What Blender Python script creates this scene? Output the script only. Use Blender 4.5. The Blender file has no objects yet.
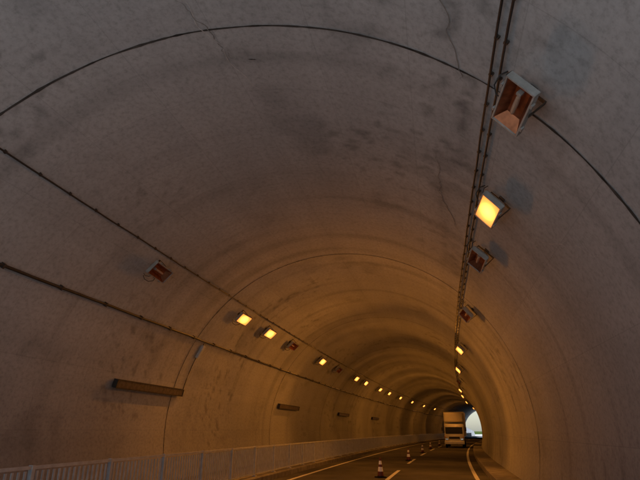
import bpy, bmesh, math, random
from mathutils import Vector, Matrix, noise
random.seed(3)
K=0.00142; CX=-2.867; CZ=1.617; R=5.566
S0,S1=-1.2,157.0
sc=bpy.context.scene
COL=bpy.context.collection

# ---------- tunnel coordinates ----------
def P(s,off,z=0.0):
    th=s*K; r=1/K
    return Vector((r*(1-math.cos(th))+off*math.cos(th), r*math.sin(th)-off*math.sin(th), z))
def T(s): th=s*K; return Vector((math.sin(th),math.cos(th),0))
def N(s): th=s*K; return Vector((math.cos(th),-math.sin(th),0))
def W(s,ph,inset=0.0): return P(s,CX+(R-inset)*math.cos(ph),CZ+(R-inset)*math.sin(ph))
def inward(s,ph): return -(N(s)*math.cos(ph)+Vector((0,0,1))*math.sin(ph))

# ---------- materials ----------
def newmat(name):
    m=bpy.data.materials.new(name); m.use_nodes=True
    nt=m.node_tree; b=nt.nodes['Principled BSDF']; return m,nt,b
def nd(nt,t,**kw):
    n=nt.nodes.new(t)
    for k,v in kw.items():
        if k in n.inputs: n.inputs[k].default_value=v
        else: setattr(n,k,v)
    return n
def ramp(nt,src,stops):
    r=nt.nodes.new('ShaderNodeValToRGB'); e=r.color_ramp.elements
    while len(e)<len(stops): e.new(.5)
    for i,(p,c) in enumerate(stops):
        e[i].position=p; e[i].color=(c,c,c,1) if isinstance(c,(int,float)) else (*c,1)
    nt.links.new(src,r.inputs[0]); return r.outputs[0]
def mul(nt,a,b,fac=1.0,mode='MULTIPLY'):
    m=nt.nodes.new('ShaderNodeMix'); m.data_type='RGBA'; m.blend_type=mode
    m.inputs[0].default_value=fac
    nt.links.new(a,m.inputs[6]); nt.links.new(b,m.inputs[7]); return m.outputs[2]
def mapping(nt,src,scale,loc=(0,0,0)):
    m=nt.nodes.new('ShaderNodeMapping'); m.inputs['Scale'].default_value=scale; m.inputs['Location'].default_value=loc
    nt.links.new(src,m.inputs[0]); return m.outputs[0]
def tex(nt,src,scale,detail=4,rough=.55,dist=0):
    n=nd(nt,'ShaderNodeTexNoise',Scale=scale,Detail=detail,Roughness=rough,Distortion=dist)
    nt.links.new(src,n.inputs['Vector']); return n.outputs[0]
def finish(nt,b,c,rough):
    """matt mineral surface: plain diffuse shader"""
    if rough>=.75:
        d=nt.nodes.new('ShaderNodeBsdfDiffuse'); nt.links.new(c,d.inputs[0])
        nt.links.new(d.outputs[0],nt.nodes['Material Output'].inputs[0]); nt.nodes.remove(b)
    else:
        nt.links.new(c,b.inputs['Base Color']); b.inputs['Roughness'].default_value=rough
def simple(name,col,rough=.6,metal=0,var=.25,scale=8,detail=2):
    m,nt,b=newmat(name)
    tc=nt.nodes.new('ShaderNodeTexCoord')
    f=tex(nt,tc.outputs['Object'],scale,detail,.6)
    c=ramp(nt,f,[(.3,tuple(x*(1-var) for x in col)),(.7,tuple(min(1,x*(1+var)) for x in col))])
    b.inputs['Metallic'].default_value=metal
    finish(nt,b,c,rough)
    return m

def lining_mat():
    m,nt,b=newmat('tunnel_concrete')
    uv=nt.nodes.new('ShaderNodeUVMap'); uv.uv_map='UVMap'; u=uv.outputs[0]
    at=nt.nodes.new('ShaderNodeAttribute'); at.attribute_name='stain_and_shade'
    br=nd(nt,'ShaderNodeTexBrick',Scale=1.0); br.offset=0; br.squash=1
    br.inputs['Mortar Size'].default_value=.010; br.inputs['Mortar Smooth'].default_value=.8
    br.inputs['Brick Width'].default_value=1.5; br.inputs['Row Height'].default_value=1.46
    br.inputs['Color1'].default_value=(.94,.94,.94,1); br.inputs['Color2'].default_value=(1.02,1.02,1.01,1); br.inputs['Mortar'].default_value=(.78,.78,.78,1)
    nt.links.new(mapping(nt,u,(1,1,1),(.35,.1,0)),br.inputs['Vector'])
    c=mul(nt,at.outputs[0],br.outputs[0],.75)
    c=mul(nt,c,ramp(nt,tex(nt,u,11,3,.75),[(.3,.76),(.5,1.0),(.72,1.12)]),.95)
    finish(nt,b,c,.8)
    return m
def asphalt_mat():
    m,nt,b=newmat('asphalt'); tc=nt.nodes.new('ShaderNodeTexCoord'); o=tc.outputs['Object']
    c=ramp(nt,tex(nt,o,.5,4,.6),[(.3,(.065,.063,.06)),(.7,(.11,.107,.10))])
    c=mul(nt,c,ramp(nt,tex(nt,o,60,1,.8),[(.35,.6),(.65,1.3)]),.8)
    finish(nt,b,c,.8)
    return m
def paint_mat():
    m,nt,b=newmat('road_paint'); tc=nt.nodes.new('ShaderNodeTexCoord'); o=tc.outputs['Object']
    c=ramp(nt,tex(nt,o,6,5,.75),[(.33,(.22,.22,.21)),(.45,(.52,.52,.50)),(.8,(.68,.68,.66))])
    finish(nt,b,c,.8); return m
def emis(name,col,st):
    m,nt,b=newmat(name); b.inputs['Base Color'].default_value=(.5,.4,.3,1)
    tc=nt.nodes.new('ShaderNodeTexCoord')
    g=nt.nodes.new('ShaderNodeVectorMath'); g.operation='LENGTH'
    nt.links.new(mapping(nt,tc.outputs['Object'],(2.4,3.6,0)),g.inputs[0])
    c=ramp(nt,g.outputs['Value'],[(0,1.0),(.35,.75),(.62,.34),(1,.16)])
    mx=nt.nodes.new('ShaderNodeMath'); mx.operation='MULTIPLY'; nt.links.new(c,mx.inputs[0]); mx.inputs[1].default_value=st
    nt.links.new(mx.outputs[0],b.inputs['Emission Strength']); b.inputs['Emission Color'].default_value=(*col,1)
    m.cycles.emission_sampling='NONE'; return m

M=dict(
 lining=lining_mat(), asphalt=asphalt_mat(), paint=paint_mat(),
 joint=simple('joint_filler',(.09,.086,.08),.9,0,.4,5),
 crack=simple('crack_dark',(.32,.315,.30),.9,0,.3,5),
 eff=simple('efflorescence',(.64,.63,.61),.9,0,.2,9),
 cable=simple('cable_sheath',(.03,.028,.027),.6,0,.3,20),
 clampm=simple('clamp_rusty_steel',(.09,.07,.055),.6,.4,.4,30),
 kerb=simple('kerb_concrete',(.20,.19,.18),.85,0,.3,3,4),
 house=simple('lamp_housing_grey',(.40,.40,.385),.5,.1,.2,9),
 refl=simple('lamp_reflector',(.45,.17,.08),.28,.8,.4,7),
 bulb=simple('lamp_tube_frosted',(.62,.42,.30),.3,0,.1,14),
 lit=emis('sodium_lamp_glass_lit',(1.0,.32,.05),6.0),
 galv=simple('galvanised_paint',(.55,.57,.58),.5,.15,.15,6),
 fix=simple('fixture_brown',(.085,.065,.055),.6,.1,.4,10),
 fixd=simple('fixture_dark',(.03,.028,.026),.6,.1,.3,10),
 white=simple('truck_white_paint',(.72,.72,.70),.35,0,.06,2),
 cream=simple('truck_box_panel',(.70,.66,.52),.45,0,.06,1.5),
 glass=simple('dark_glass',(.02,.022,.025),.08,0,.1,3),
 tyre=simple('tyre_rubber',(.02,.02,.02),.8,0,.2,9),
 chrome=simple('headlamp_chrome',(.7,.7,.7),.15,.9,.05,9),
 cone=simple('cone_dark_red',(.10,.015,.01),.5,0,.1,9),
 conew=simple('cone_reflective_white',(.80,.80,.78),.35,0,.05,9),
 grass=simple('grass',(.07,.10,.03),.95,0,.45,1.5,4),
 ground=simple('pale_bounce_paving',(.60,.615,.62),.9,0,.08,1.2,2),  # outdoor paving colour, kept pale to bounce sunlight into the vault
 bark=simple('bark',(.10,.075,.05),.9,0,.3,6),
 leaf=simple('leaves',(.11,.13,.04),.8,0,.5,1.2),
 portal=simple('portal_concrete',(.50,.505,.50),.85,0,.2,.9,3),
 plate=simple('number_plate',(.75,.75,.7),.5,0,.05,9),
 amber=simple('amber_lens',(.6,.2,.02),.3,0,.1,9),
)
# ---------- mesh helpers ----------
def obj(name,bm,mat=None,parent=None,smooth=False,mats=None):
    me=bpy.data.meshes.new(name); bm.to_mesh(me); bm.free()
    o=bpy.data.objects.new(name,me); COL.objects.link(o)
    for x in (mats or [mat]): me.materials.append(M[x])
    if smooth:
        for p in me.polygons: p.use_smooth=True
    if parent: o.parent=parent
    return o
def empty(name,mat=None):
    e=bpy.data.objects.new(name,None); COL.objects.link(e); e.empty_display_size=.2
    if mat is not None: e.matrix_world=mat
    return e
def box(bm,c,size,fr=None,mi=0,bev=0):
    ax=fr or (Vector((1,0,0)),Vector((0,1,0)),Vector((0,0,1)))
    c=Vector(c); vs=[]
    for k in (-.5,.5):
        for i,j in ((-.5,-.5),(.5,-.5),(.5,.5),(-.5,.5)):
            vs.append(bm.verts.new(c+ax[0]*size[0]*i+ax[1]*size[1]*j+ax[2]*size[2]*k))
    fs=[bm.faces.new([vs[a] for a in f]) for f in ((3,2,1,0),(4,5,6,7),(0,1,5,4),(1,2,6,5),(2,3,7,6),(3,0,4,7))]
    for f in fs:f.material_index=mi
    if bev:
        r=bmesh.ops.bevel(bm,geom=list({e for f in fs for e in f.edges}),offset=bev,segments=2,affect='EDGES',profile=.5)
        for f in r['faces']: f.material_index=mi
def tube(bm,pts,r,seg=6,cap=True,mi=0,rs=None):
    rings=[]
    for i,p in enumerate(pts):
        a=pts[max(i-1,0)];b=pts[min(i+1,len(pts)-1)]; t=(b-a).normalized()
        up=Vector((0,0,1)) if abs(t.z)<.95 else Vector((1,0,0))
        x=t.cross(up).normalized(); y=x.cross(t); rr=rs[i] if rs else r
        rings.append([bm.verts.new(p+(x*math.cos(q)+y*math.sin(q))*rr) for q in [2*math.pi*k/seg for k in range(seg)]])
    for a,b in zip(rings,rings[1:]):
        for k in range(seg):
            f=bm.faces.new((a[k],a[(k+1)%seg],b[(k+1)%seg],b[k])); f.material_index=mi
    if cap:
        bm.faces.new(rings[0][::-1]).material_index=mi; bm.faces.new(rings[-1]).material_index=mi
def sweep(bm,prof,s0,s1,step,mi=0):
    n=max(1,int(round((s1-s0)/step))); prev=None
    for i in range(n+1):
        s=s0+(s1-s0)*i/n
        row=[bm.verts.new(P(s,o,z)) for o,z in prof]
        if prev:
            for j in range(len(row)-1): bm.faces.new((prev[j],prev[j+1],row[j+1],row[j])).material_index=mi
        prev=row

# ---------- tunnel ----------
tun=empty('road_tunnel')
ph0=math.asin((-.12-CZ)/R); ph1=math.pi-ph0; NP=190
SS=[]; s=S0
while s<26: SS.append(s); s+=.11
while s<60: SS.append(s); s+=.35
while s<S1-.5: SS.append(s); s+=1.2
SS.append(S1)
def fb(x,y,z,o): return noise.fractal(Vector((x,y,z)),1.0,2.0,o)
def sstep(a,b,x):
    t=max(0,min(1,(x-a)/(b-a))); return t*t*(3-2*t)
vs=[];cols=[]
for s in SS:
    for j in range(NP+1):
        ph=ph0+(ph1-ph0)*j/NP; v=ph*R; vs.append(W(s,ph))
        c=1+.08*fb(s*.3,v*.3,1,4)
        c*=1-.22*sstep(.08,.9,fb(s*1.5,v*.12,7,4))              # run-down streaks
        c*=1+.08*fb(s*.06,v*1.9,13,3)                            # board marks
        c*=1+.05*fb(s*5,v*.5,17,2)
        b_=fb(s*.55+.6*fb(s,v,3,2),v*.55,23,5); c*=1-.20*sstep(.30,.85,b_)  # damp blotches
        p_=noise.noise(Vector((s*.28,v*.28,31))); q_=fb(s*3.2,v*3.2,37,3)
        c*=1-.34*sstep(.05,.36,p_)*sstep(.2,.55,q_)              # scabby patches
        # damp staining band beside the lighting cables
        c*=1-.18*sstep(.10,.0,abs(ph-.90-.03*math.sin(s*.7)))*sstep(-.1,.5,fb(s*.7,v*2,41,3))
        seg=math.floor((s-5.65)/10.5); c*=1+.04*math.sin(seg*12.9)     # each pour differs
        z=CZ+R*math.sin(ph); g=1-.42*(1-sstep(.2,4.8,z+.5*noise.noise(Vector((s*.5,0,2)))))  # lower-wall shade painted into the colour
        c*=g; w=.5+.5*g
        cols.append((.555*c,.567*c*(.97+.03*w),.577*c*(.94+.06*w),1))
fc=[];nv=NP+1
for i in range(len(SS)-1):
    for j in range(NP): a=i*nv+j; fc.append((a,a+1,a+nv+1,a+nv))
me=bpy.data.meshes.new('lining'); me.from_pydata([tuple(v) for v in vs],[],fc)
ca=me.color_attributes.new('stain_and_shade','FLOAT_COLOR','POINT'); ca.data.foreach_set('color',[x for c in cols for x in c])
uvl=me.uv_layers.new(name='UVMap'); uvs=[]
for l in me.loops:
    i,j=divmod(l.vertex_index,nv); uvs+= [SS[i],(ph0+(ph1-ph0)*j/NP)*R]
uvl.data.foreach_set('uv',uvs)
me.polygons.foreach_set('use_smooth',[True]*len(me.polygons)); me.materials.append(M['lining'])
o=bpy.data.objects.new('lining',me); COL.objects.link(o); o.parent=tun
# construction joints every 10.5 m, ragged edges
bm=bmesh.new(); s=5.65
while s<S1-1:
    prev=None; n=320
    for j in range(n+1):
        ph=ph0+(ph1-ph0)*j/n
        w=.015+.010*noise.noise(Vector((s,ph*9,0)))+.020*max(0,noise.noise(Vector((s,ph*40,3))))
        ds=.018*noise.noise(Vector((s*3,ph*7,5)))
        a=bm.verts.new(W(s+ds-w,ph,.006)); b=bm.verts.new(W(s+ds+w,ph,.006))
        if prev: bm.faces.new((prev[0],prev[1],b,a))
        prev=(a,b)
    s+=10.5
obj('construction_joints',bm,'joint',tun)
# cracks
def crack(name,pts,w,mat,rough=.05,n=60):
    bm=bmesh.new(); prev=None
    for i in range(n+1):
        t=i/n*(len(pts)-1); k=min(int(t),len(pts)-2); f=t-k
        s=pts[k][0]*(1-f)+pts[k+1][0]*f; ph=pts[k][1]*(1-f)+pts[k+1][1]*f
        s+=rough*noise.noise(Vector((i*.23,w*99,len(name)))); ph+=rough*.3*noise.noise(Vector((i*.19,w*55,9+len(name))))
        ww=w*(.45+.8*abs(noise.noise(Vector((i*.41,3,1)))))*min(1,4*(1-i/n)+.15)*min(1,4*i/n+.15)
        ds=(pts[k+1][0]-pts[k][0]); dp=(pts[k+1][1]-pts[k][1])*R; L=math.hypot(ds,dp)
        a=bm.verts.new(W(s-ww*dp/L,ph+ww*ds/L/R,.009)); b=bm.verts.new(W(s+ww*dp/L,ph-ww*ds/L/R,.009))
        if prev: bm.faces.new((prev[0],prev[1],b,a))
        prev=(a,b)
    obj(name,bm,mat,tun)
crack('crown_crack_leached',[(3.2,1.64),(4.6,1.60),(5.6,1.575),(6.9,1.53),(7.3,1.50)],.010,'eff')
crack('crown_crack_dark',[(5.0,1.60),(5.7,1.56),(6.3,1.55)],.014,'crack')
crack('vault_crack',[(3.2,1.02),(4.2,.97),(4.9,.93),(5.6,.90),(5.9,.88)],.012,'crack')
crack('vault_crack_lower',[(8.0,.97),(9.0,.93),(9.6,.95),(10.4,.90),(11.2,.84)],.014,'crack',.12)
crack('side_efflorescence',[(6.9,.40),(8.0,.52),(8.8,.60)],.008,'eff',.1)
crack('mark',[(6.35,1.50),(6.37,1.475)],.02,'joint',0,8)

# portals
def portal(name,s,d):
    bm=bmesh.new(); n=80; inn=[];out=[]; th=.7
    for j in range(n+1):
        ph=ph0+(ph1-ph0)*j/n; c_,s_=math.cos(ph),math.sin(ph)
        ix,iz=CX+R*c_,CZ+R*s_
        k=min(9.5/max(abs(c_),1e-6),(9.3-CZ)/max(s_,1e-6) if s_>0 else 1e9,(CZ+.12)/max(-s_,1e-6) if s_<0 else 1e9)
        ox,oz=CX+k*c_,CZ+k*s_
        inn.append((ix,iz)); out.append((ox,oz))
    V=lambda o,z,ss: bm.verts.new(P(ss,o,z))
    A=[V(*p,s) for p in inn];B=[V(*p,s) for p in out];C=[V(*p,s+d*th) for p in inn];D=[V(*p,s+d*th) for p in out]
    for j in range(n):
        bm.faces.new((A[j],A[j+1],B[j+1],B[j])); bm.faces.new((C[j],D[j],D[j+1],C[j+1]))
        bm.faces.new((B[j],B[j+1],D[j+1],D[j])); bm.faces.new((A[j],C[j],C[j+1],A[j+1]))
    for sx in (-1,1):
        box(bm,P(s+d*th/2,CX+sx*13.2,4.5),(7.0,th,9.3),(N(s),T(s),Vector((0,0,1))))
    box(bm,P(s+d*th/2,CX,9.5),(34.2,th+.3,.4),(N(s),T(s),Vector((0,0,1))))
    return obj(name,bm,'portal')
portal('tunnel_portal',S0,-1); portal('tunnel_portal',S1,1)

# cables
def cable(name,phs,r,clamp,cs,st=.6,sz=(.05,.10,.05)):
    e=empty(name)
    bm=bmesh.new()
    for ph in phs:
        n=int((S1-S0-1)/st)
        tube(bm,[W(S0+.3+i*st,ph+.0030*noise.noise(Vector((i*.7,ph*40,2))),r+.03) for i in range(n+1)],r,8,mi=0)
    obj('sheath',bm,'cable',e,True)
    bm=bmesh.new(); s=S0+1; pm=sum(phs)/len(phs)
    while s<S1-1:
        for ph in phs:
            fr=(T(s),inward(s,ph).cross(T(s)).normalized(),inward(s,ph))
            box(bm,W(s,ph,sz[2]/2+.003),sz,fr)
        s+=cs
    obj('clamps',bm,clamp,e)
cable('wall_cable',[2.266],.016,'clampm',.8,sz=(.03,.055,.050))
cable('wall_conduit',[2.586],.033,'clampm',1.6,sz=(.04,.095,.095))
cable('lighting_cable_pair',[.794,.815],.015,'clampm',.62,sz=(.03,.046,.048))

# ---------- flood lamps ----------
def lampmesh(lit):
    # local: x along tunnel, y round the arch, z = light direction (inward)
    bm=bmesh.new(); a,b=.36,.19
    zb,zf=-.09,.06
    def rc(x,y): return [(-x,-y),(x,-y),(x,y),(-x,y)]
    L=[[bm.verts.new((x,y,z)) for x,y in pr] for pr,z in ((rc(a-.07,b-.05),zb),(rc(a,b),zb+.06),(rc(a,b),zf),(rc(a-.02,b-.02),zf),(rc(a-.02,b-.02),zf-.02),(rc(a-.13,b-.10),zf-.12))]
    bm.faces.new(L[0][::-1])
    for q in range(5):
        for k in range(4):
            f=bm.faces.new((L[q][k],L[q][(k+1)%4],L[q+1][(k+1)%4],L[q+1][k])); f.material_index=1 if q>=4 else 0
    bm.faces.new(L[5]).material_index=1
    for x in (-.2,.2):
        box(bm,(x,b+.013,zf-.02),(.05,.022,.05),mi=0); box(bm,(x,-b-.013,zf-.02),(.04,.022,.06),mi=0)
    tube(bm,[Vector((x,0,zf-.065)) for x in (-.16,-.12,.0,.12,.16)],.028,10,mi=2,rs=[.012,.026,.03,.026,.012])
    box(bm,(-.19,0,zf-.065),(.04,.06,.06),mi=0)
    if lit:
        v4=[bm.verts.new((x,y,zf-.012)) for x,y in rc(a-.02,b-.02)]; bm.faces.new(v4).material_index=3
    for y in (-b-.012,b+.012):
        box(bm,(0,y,-.12),(.05,.010,.26),mi=4)
    box(bm,(0,0,-.255),(.05,2*b+.034,.010),mi=4)
    box(bm,(0,0,-.272),(.16,.10,.022),mi=4)
    pts=[Vector((.12,-.14,-.08)),Vector((.14,-.29,-.06)),Vector((.10,-.38,-.12)),Vector((.02,-.40,-.2)),Vector((-.04,-.35,-.26))]
    tube(bm,pts,.009,6,mi=5)
    pts=[Vector((.0,-.14,-.08)),Vector((-.02,-.27,-.12)),Vector((-.06,-.32,-.2)),Vector((-.08,-.30,-.27))]
    tube(bm,pts,.008,6,mi=5)
    me=bpy.data.meshes.new('flood_lamp_lit' if lit else 'flood_lamp_off'); bmesh.ops.recalc_face_normals(bm,faces=bm.faces)
    bm.to_mesh(me); bm.free()
    for k in ('house','refl','bulb','lit','clampm','cable'): me.materials.append(M[k])
    return me
ME={True:lampmesh(True),False:lampmesh(False)}
def lamp(s,ph,lit,tilt=0,power=500):
    c=W(s,ph,.285); z=inward(s,ph); x=T(s); y=z.cross(x).normalized()
    m=Matrix((x,y,z)).transposed().to_4x4(); m.translation=c
    m=m@Matrix.Rotation(tilt,4,'Y')@Matrix.Rotation(random.uniform(-.07,.07),4,'Z')@Matrix.Rotation(random.uniform(-.05,.05),4,'X')
    e=empty('tunnel_flood_lamp',m)
    o=bpy.data.objects.new('housing',ME[lit]); COL.objects.link(o); o.parent=e
    if lit and power:
        l=bpy.data.lights.new('sodium_light','SPOT'); l.energy=power; l.color=(1,.335,.045); l.spot_size=math.radians(165); l.spot_blend=.7; l.shadow_soft_size=.04
        lo=bpy.data.objects.new('sodium_light',l); COL.objects.link(lo); lo.parent=e; lo.location=(0,0,.10); lo.rotation_euler=(math.pi,-.30,0)
for s,l in ((5.22,0),(8.2,1),(10.9,0),(16.6,0),(24.3,1),(32.7,1),(41,0),(50,1),(59,1),(72,1),(92,1),(115,1)):
    lamp(s,.718,bool(l),tilt=-.14,power=70 if s<10 else 680 if s<30 else 290)
for s,l in ((11.5,0),(17.5,1),(20.5,1),(24,0),(30,1),(34.6,0),(40.9,1),(45,1),(52.6,1),(58.4,1),(66.8,1),(77.3,1),(89.7,1),(103,1),(124,1)):
    lamp(s,2.335,bool(l),tilt=-.14,power=380 if s<25 else 480 if s<32 else 270)

# ---------- long wall fixtures ----------
def longfix(s0,s1,ph,drop=True):
    e=empty('emergency_light_fixture'); bm=bmesh.new(); sm=(s0+s1)/2; L=s1-s0
    z=inward(sm,ph); x=T(sm); y=z.cross(x).normalized(); fr=(x,y,z); c=W(sm,ph,.10)
    box(bm,c,(L,.20,.10),fr,0,.01)
    box(bm,c+y*.107,(L+.04,.014,.13),fr,1); box(bm,c-y*.107,(L+.04,.014,.13),fr,1)
    for t in (-.5,.5): box(bm,c+x*L*t*1.005,(.03,.2,.13),fr,1)
    for t in (-.35,0,.35): box(bm,c+x*L*t-z*.07,(.06,.12,.05),fr,1)
    obj('body',bm,None,e,mats=['fix','fixd'])
    if drop:
        bm=bmesh.new()
        tube(bm,[W(s1+.15,2.60+(ph-2.60)*i/8,.03) for i in range(9)],.014,6)
        obj('drop_cable',bm,'cable',e)
        bm=bmesh.new(); box(bm,W(s1+.15,2.655,.07),(.16,.46,.1),(T(s1),inward(s1,2.65).cross(T(s1)).normalized(),inward(s1,2.65)),0,.015)
        obj('junction_box',bm,'galv',e)
longfix(12.8,16.6,2.915); longfix(27.3,31.0,2.91,False); longfix(42.0,45.7,2.91,False); longfix(57,60.7,2.91,False)

# ---------- road, kerbs, walkways ----------
def sheet(name,o0,o1,z,s0,s1,mat,step=2,par=None):
    bm=bmesh.new(); sweep(bm,[(o1,z),(o0,z)],s0,s1,step); return obj(name,bm,mat,par)
sheet('road',-6.05,1.75,0,S0,S1,'asphalt')
sheet('road',-6.05,1.75,0,-60,S0,'ground'); sheet('road',-6.05,1.75,0,S1,330,'ground')  # outer road surfaced pale so it bounces daylight into the tunnel
mk=empty('road_markings')
sheet('edge_line',-5.48,-5.33,.004,-60,330,'paint',2,mk); sheet('edge_line',1.21,1.36,.004,-60,330,'paint',2,mk)
s=-50.3
while s<320:
    sheet('centre_dash',-2.065,-1.915,.004,s,s+5,'paint',1,mk); s+=10.2
def kerb(name,prof,s0,s1):
    bm=bmesh.new(); sweep(bm,prof,s0,s1,2); o=obj(name,bm,'kerb'); return o
kerb('walkway',[(-6.05,-.05),(-6.05,.17),(-6.08,.20),(-6.25,.20),(-8.45,.215)][::-1],S0-20,S1+20)
kerb('kerb',[(1.75,-.05),(1.75,.22),(1.78,.25),(1.95,.25),(2.62,.255)][::-1],S0-20,S1+20)

# ---------- guard fence ----------
bm=bmesh.new(); fo=-6.3; s=S0+.5; zt=1.13
def fr_(s): return (T(s),N(s),Vector((0,0,1)))
i=0
while s<155:
    if i%16==0:
        box(bm,P(s,fo,.2+.48),(.07,.07,.97),fr_(s))
        box(bm,P(s,fo,.21),(.16,.16,.02),fr_(s))
    else: box(bm,P(s,fo,.68),(.042,.02,.80),fr_(s))
    s+=.135; i+=1
for z,h in ((zt,.05),(.27,.04)):
    sw=[(fo-.025,z-h/2),(fo-.025,z+h/2),(fo+.025,z+h/2),(fo+.025,z-h/2),(fo-.025,z-h/2)]
    sweep(bm,sw,S0+.5,155,1.5)
obj('guard_fence',bm,'galv')

# ---------- cones ----------
def conemesh():
    bm=bmesh.new(); seg=20
    box(bm,(0,0,.02),(.38,.38,.04),mi=2,bev=.008)
    prof=[(.15,.04,2),(.135,.07,0),(.112,.22,0),(.112,.221,1),(.088,.38,1),(.088,.381,0),(.070,.47,0),(.070,.471,1),(.048,.60,1),(.048,.601,0),(.032,.70,0),(.022,.71,0)]
    prev=None
    for r,z,mi in prof:
        ring=[bm.verts.new((r*math.cos(a),r*math.sin(a),z)) for a in [2*math.pi*k/seg for k in range(seg)]]
        if prev:
            for k in range(seg): bm.faces.new((prev[k],prev[(k+1)%seg],ring[(k+1)%seg],ring[k])).material_index=pm
        prev=ring; pm=mi
    bm.faces.new(prev)
    me=bpy.data.meshes.new('traffic_cone'); bm.to_mesh(me); bm.free()
    for k in ('cone','conew','tyre'): me.materials.append(M[k])
    return me
cm=conemesh()
for s,o_ in ((22.0,-2.32),(34.2,-2.2),(46,-2.2),(56,-2.3),(68,-2.3)):
    o=bpy.data.objects.new('traffic_cone',cm); COL.objects.link(o); o.location=P(s,o_,.004); o.rotation_euler=(0,0,random.random()); o.scale=(.9,.9,1)

# ---------- box truck, facing the camera ----------
def truck(s,off):
    x=N(s); y=T(s); z=Vector((0,0,1)); m=Matrix((x,y,z)).transposed().to_4x4(); m.translation=P(s,off,0)
    e=empty('box_truck',m)
    bm=bmesh.new(); box(bm,(0,4.6,2.38),(2.16,5.6,2.5),bev=.03)
    box(bm,(0,1.35,3.05),(2.0,1.0,.95),bev=.12) ; obj('cargo_box',bm,'cream',e)
    bm=bmesh.new()
    prof=[(0,.45),(0,1.25),(.28,2.15),(.42,2.35),(1.7,2.4),(1.7,.55),(.05,.40)]
    hw=.98; A=[bm.verts.new((-hw,a,b)) for a,b in prof];B=[bm.verts.new((hw,a,b)) for a,b in prof]
    bm.faces.new(A);bm.faces.new(B[::-1])
    for k in range(len(prof)): bm.faces.new((A[k],B[k],B[(k+1)%len(prof)],A[(k+1)%len(prof)]))
    bmesh.ops.recalc_face_normals(bm,faces=bm.faces)
    bmesh.ops.bevel(bm,geom=bm.edges[:],offset=.05,segments=2,affect='EDGES')
    obj('cab',bm,'white',e,True)
    bm=bmesh.new(); t=Vector((0,.28,.9)).normalized(); nn=Vector((0,-.9,.28)).normalized()
    box(bm,Vector((0,.145,1.72))+nn*.012,(1.74,.70,.02),(Vector((1,0,0)),t,nn),0,.008)
    for sx in (-1,1): box(bm,(sx*.985,.95,1.75),(.02,.8,.6),mi=0)
    obj('windscreen',bm,'glass',e)
    bm=bmesh.new(); box(bm,(0,-.06,.52),(2.02,.2,.30),bev=.04); obj('bumper',bm,'white',e)
    bm=bmesh.new(); box(bm,(0,-.01,1.0),(1.1,.03,.22),bev=.01); obj('grille',bm,'fixd',e)
    bm=bmesh.new()
    for sx in (-1,1): box(bm,(sx*.76,-.02,.86),(.30,.06,.20),bev=.03)
    obj('headlamps',bm,'chrome',e)
    bm=bmesh.new()
    for sx in (-1,1): box(bm,(sx*.93,-.02,1.08),(.1,.06,.12),bev=.02)
    obj('indicators',bm,'amber',e)
    bm=bmesh.new(); box(bm,(0,-.175,.5),(.34,.01,.17)); obj('number_plate',bm,'plate',e)
    bm=bmesh.new()
    for sx in (-1,1):
        box(bm,(sx*1.2,.05,1.85),(.16,.06,.36),bev=.02); tube(bm,[Vector((sx*.96,.25,2.1)),Vector((sx*1.2,.06,2.05))],.015,6)
    obj('mirrors',bm,'fixd',e)
    bm=bmesh.new(); box(bm,(0,4.2,.85),(.9,6.2,.25)); 
    for sx in (-1,1): box(bm,(sx*.95,4.0,.75),(.05,2.2,.35))
    obj('chassis',bm,'fixd',e)
    bm=bmesh.new()
    for sx in (-1,1):
        for yy in (.95,5.6):
            c=Vector((sx*.86,yy,.40)); tube(bm,[c+Vector((d,0,0)) for d in (-.12,-.1,.1,.12)],.4,24,rs=[.36,.4,.4,.36])
    obj('wheels',bm,'tyre',e,True)
    return e
truck(60,-.12)

# ---------- outside : ground, added bounce paving and walls, hill, trees ----------
bm=bmesh.new(); n=40; L=1200
g=[[bm.verts.new((-L+2*L*i/n,-L+2*L*j/n,-.06)) for j in range(n+1)] for i in range(n+1)]
for i in range(n):
    for j in range(n): bm.faces.new((g[i][j],g[i+1][j],g[i+1][j+1],g[i][j+1]))
obj('ground',bm,'grass')
for a,b in ((-60,S0-.8),(S1+.8,300)):
    sheet('added_bounce_paving',-30 if b>0 else -14,-6.1 ,-.02,a,b,'ground'); sheet('added_bounce_paving',1.8,10,-.02,a,b,'ground')  # paving added as a sunlit reflector for the tunnel ceiling
def bounce_wall(o,s0,s1,h0,h1):  # walls added to bounce sunlight inside and brighten the exit
    bm=bmesh.new(); n=12; prev=None
    for i in range(n+1):
        s=s0+(s1-s0)*i/n; h=h0+(h1-h0)*i/n; sg=1 if o>0 else -1
        row=[bm.verts.new(P(s,a,z)) for a,z in ((o,-.05),(o+sg*.4,h),(o+sg*.8,h),(o+sg*.8,-.05))]
        if prev:
            for k in range(3): bm.faces.new((prev[k],prev[k+1],row[k+1],row[k]))
        prev=row
    obj('added_bounce_wall',bm,'portal')
for o_ in (-13.4,8.6):
    bounce_wall(o_,S0-.8,-45,6.5,1.5); bounce_wall(o_,S1+.8,200,6.0,1.5)
bm=bmesh.new(); prev=None; ns=50; no=48
for i in range(ns+1):
    s=S0-.3+(S1-S0+.6)*i/ns; row=[]
    ramp_=min(1,(i/ns)*6,(1-i/ns)*6)
    for j in range(no+1):
        u=-1+2*j/no; off=CX+u*70
        hgt=9.0*max(0,1-max(0,abs(u*70)-14)/56)**1.3+ramp_*22*max(0,1-u*u)**1.5
        hgt+=1.2*ramp_*noise.noise(Vector((s*.08,off*.08,0)))
        if abs(u*70)<16: hgt=max(hgt,9.0)
        row.append(bm.verts.new(P(s,off,hgt-.1)))
    if prev:
        for j in range(no): bm.faces.new((prev[j],row[j],row[j+1],prev[j+1]))
    prev=row
obj('hill',bm,'grass',None,True)
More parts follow.
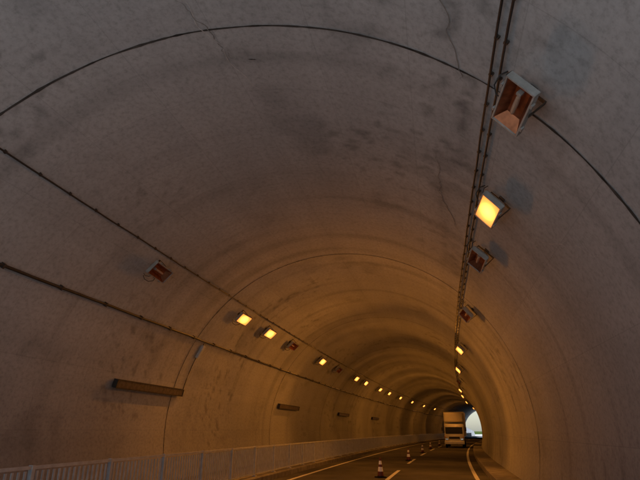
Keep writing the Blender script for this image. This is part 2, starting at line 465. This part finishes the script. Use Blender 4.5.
def treemesh():
    bm=bmesh.new(); H=9
    tube(bm,[Vector((.25*noise.noise(Vector((i,0,0))),.25*noise.noise(Vector((0,i,0))),H*.75*i/6)) for i in range(7)],.2,8,rs=[.26,.21,.18,.15,.11,.07,.03])
    cl=[]
    for k in range(26):
        a=random.random()*6.28; z=random.uniform(2.4,H-.6); rr=(1-abs(z-5.2)/5)*random.uniform(1.0,2.6)
        c=Vector((rr*math.cos(a),rr*math.sin(a),z)); cl.append(c)
        b=Vector((0,0,z*.7)); tube(bm,[b,(b+c)/2+Vector((0,0,.2)),c],.05,5,rs=[.06,.04,.015])
    for c in cl:
        R_=random.uniform(.7,1.2)
        for q in range(90):
            d=Vector((random.gauss(0,1),random.gauss(0,1),random.gauss(0,.7))).normalized()*R_*random.random()**.4
            p=c+d; s_=random.uniform(.07,.15); a=Vector((random.gauss(0,1),random.gauss(0,1),random.gauss(0,1))).normalized(); b=a.orthogonal().normalized()
            bm.faces.new([bm.verts.new(p+v) for v in (a*s_*1.4,b*s_,-a*s_*1.4,-b*s_)]).material_index=1
    me=bpy.data.meshes.new('tree'); bm.to_mesh(me); bm.free(); me.materials.append(M['bark']); me.materials.append(M['leaf']); return me
tms=[treemesh() for _ in range(2)]
for k in range(16):
    if k<5: s=random.uniform(S1+190,S1+240); off=random.uniform(-30,-12)
    elif k<9: s=random.uniform(S1+20,S1+80); off=random.uniform(12,22)
    else: s=random.uniform(-50,S0-14); off=random.choice((random.uniform(-30,-19),random.uniform(14,26)))
    o=bpy.data.objects.new('broadleaf_tree',tms[k%2]); COL.objects.link(o); o.location=P(s,off,-.06); o.rotation_euler=(0,0,random.random()*6); sc_=random.uniform(.8,1.2); o.scale=(sc_,sc_,sc_)

# ---------- light ----------
el=math.radians(66); az=math.radians(190)
w=bpy.data.worlds.new('World'); sc.world=w; w.use_nodes=True; nt=w.node_tree
sky=nt.nodes.new('ShaderNodeTexSky'); sky.sky_type='NISHITA'; sky.sun_disc=False; sky.sun_elevation=el; sky.sun_rotation=az
nt.links.new(sky.outputs[0],nt.nodes['Background'].inputs[0]); nt.nodes['Background'].inputs[1].default_value=.15
sl=bpy.data.lights.new('sun','SUN'); sl.energy=5; sl.angle=math.radians(.5); sl.color=(1,.99,.975)
so=bpy.data.objects.new('sun',sl); COL.objects.link(so)
d=Vector((math.sin(az)*math.cos(el),math.cos(az)*math.cos(el),math.sin(el)))
so.rotation_euler=d.to_track_quat('Z','Y').to_euler()

# ---------- camera ----------
yaw,pitch,roll=.1975,.3473,.0066
f=Vector((-math.sin(yaw)*math.cos(pitch),math.cos(yaw)*math.cos(pitch),math.sin(pitch)))
r=Vector((math.cos(yaw),math.sin(yaw),0)); u=r.cross(f)
r2=r*math.cos(roll)+u*math.sin(roll); u2=-r*math.sin(roll)+u*math.cos(roll)
cd=bpy.data.cameras.new('camera'); cd.sensor_width=36; cd.lens=523.37/640*36; cd.clip_end=3000; cd.clip_start=.05
co=bpy.data.objects.new('camera',cd); COL.objects.link(co)
m=Matrix((r2,u2,-f)).transposed().to_4x4(); m.translation=(0,0,1.7307); co.matrix_world=m
sc.camera=co
sc.view_settings.view_transform='Standard'; sc.view_settings.look='None'; sc.view_settings.exposure=0
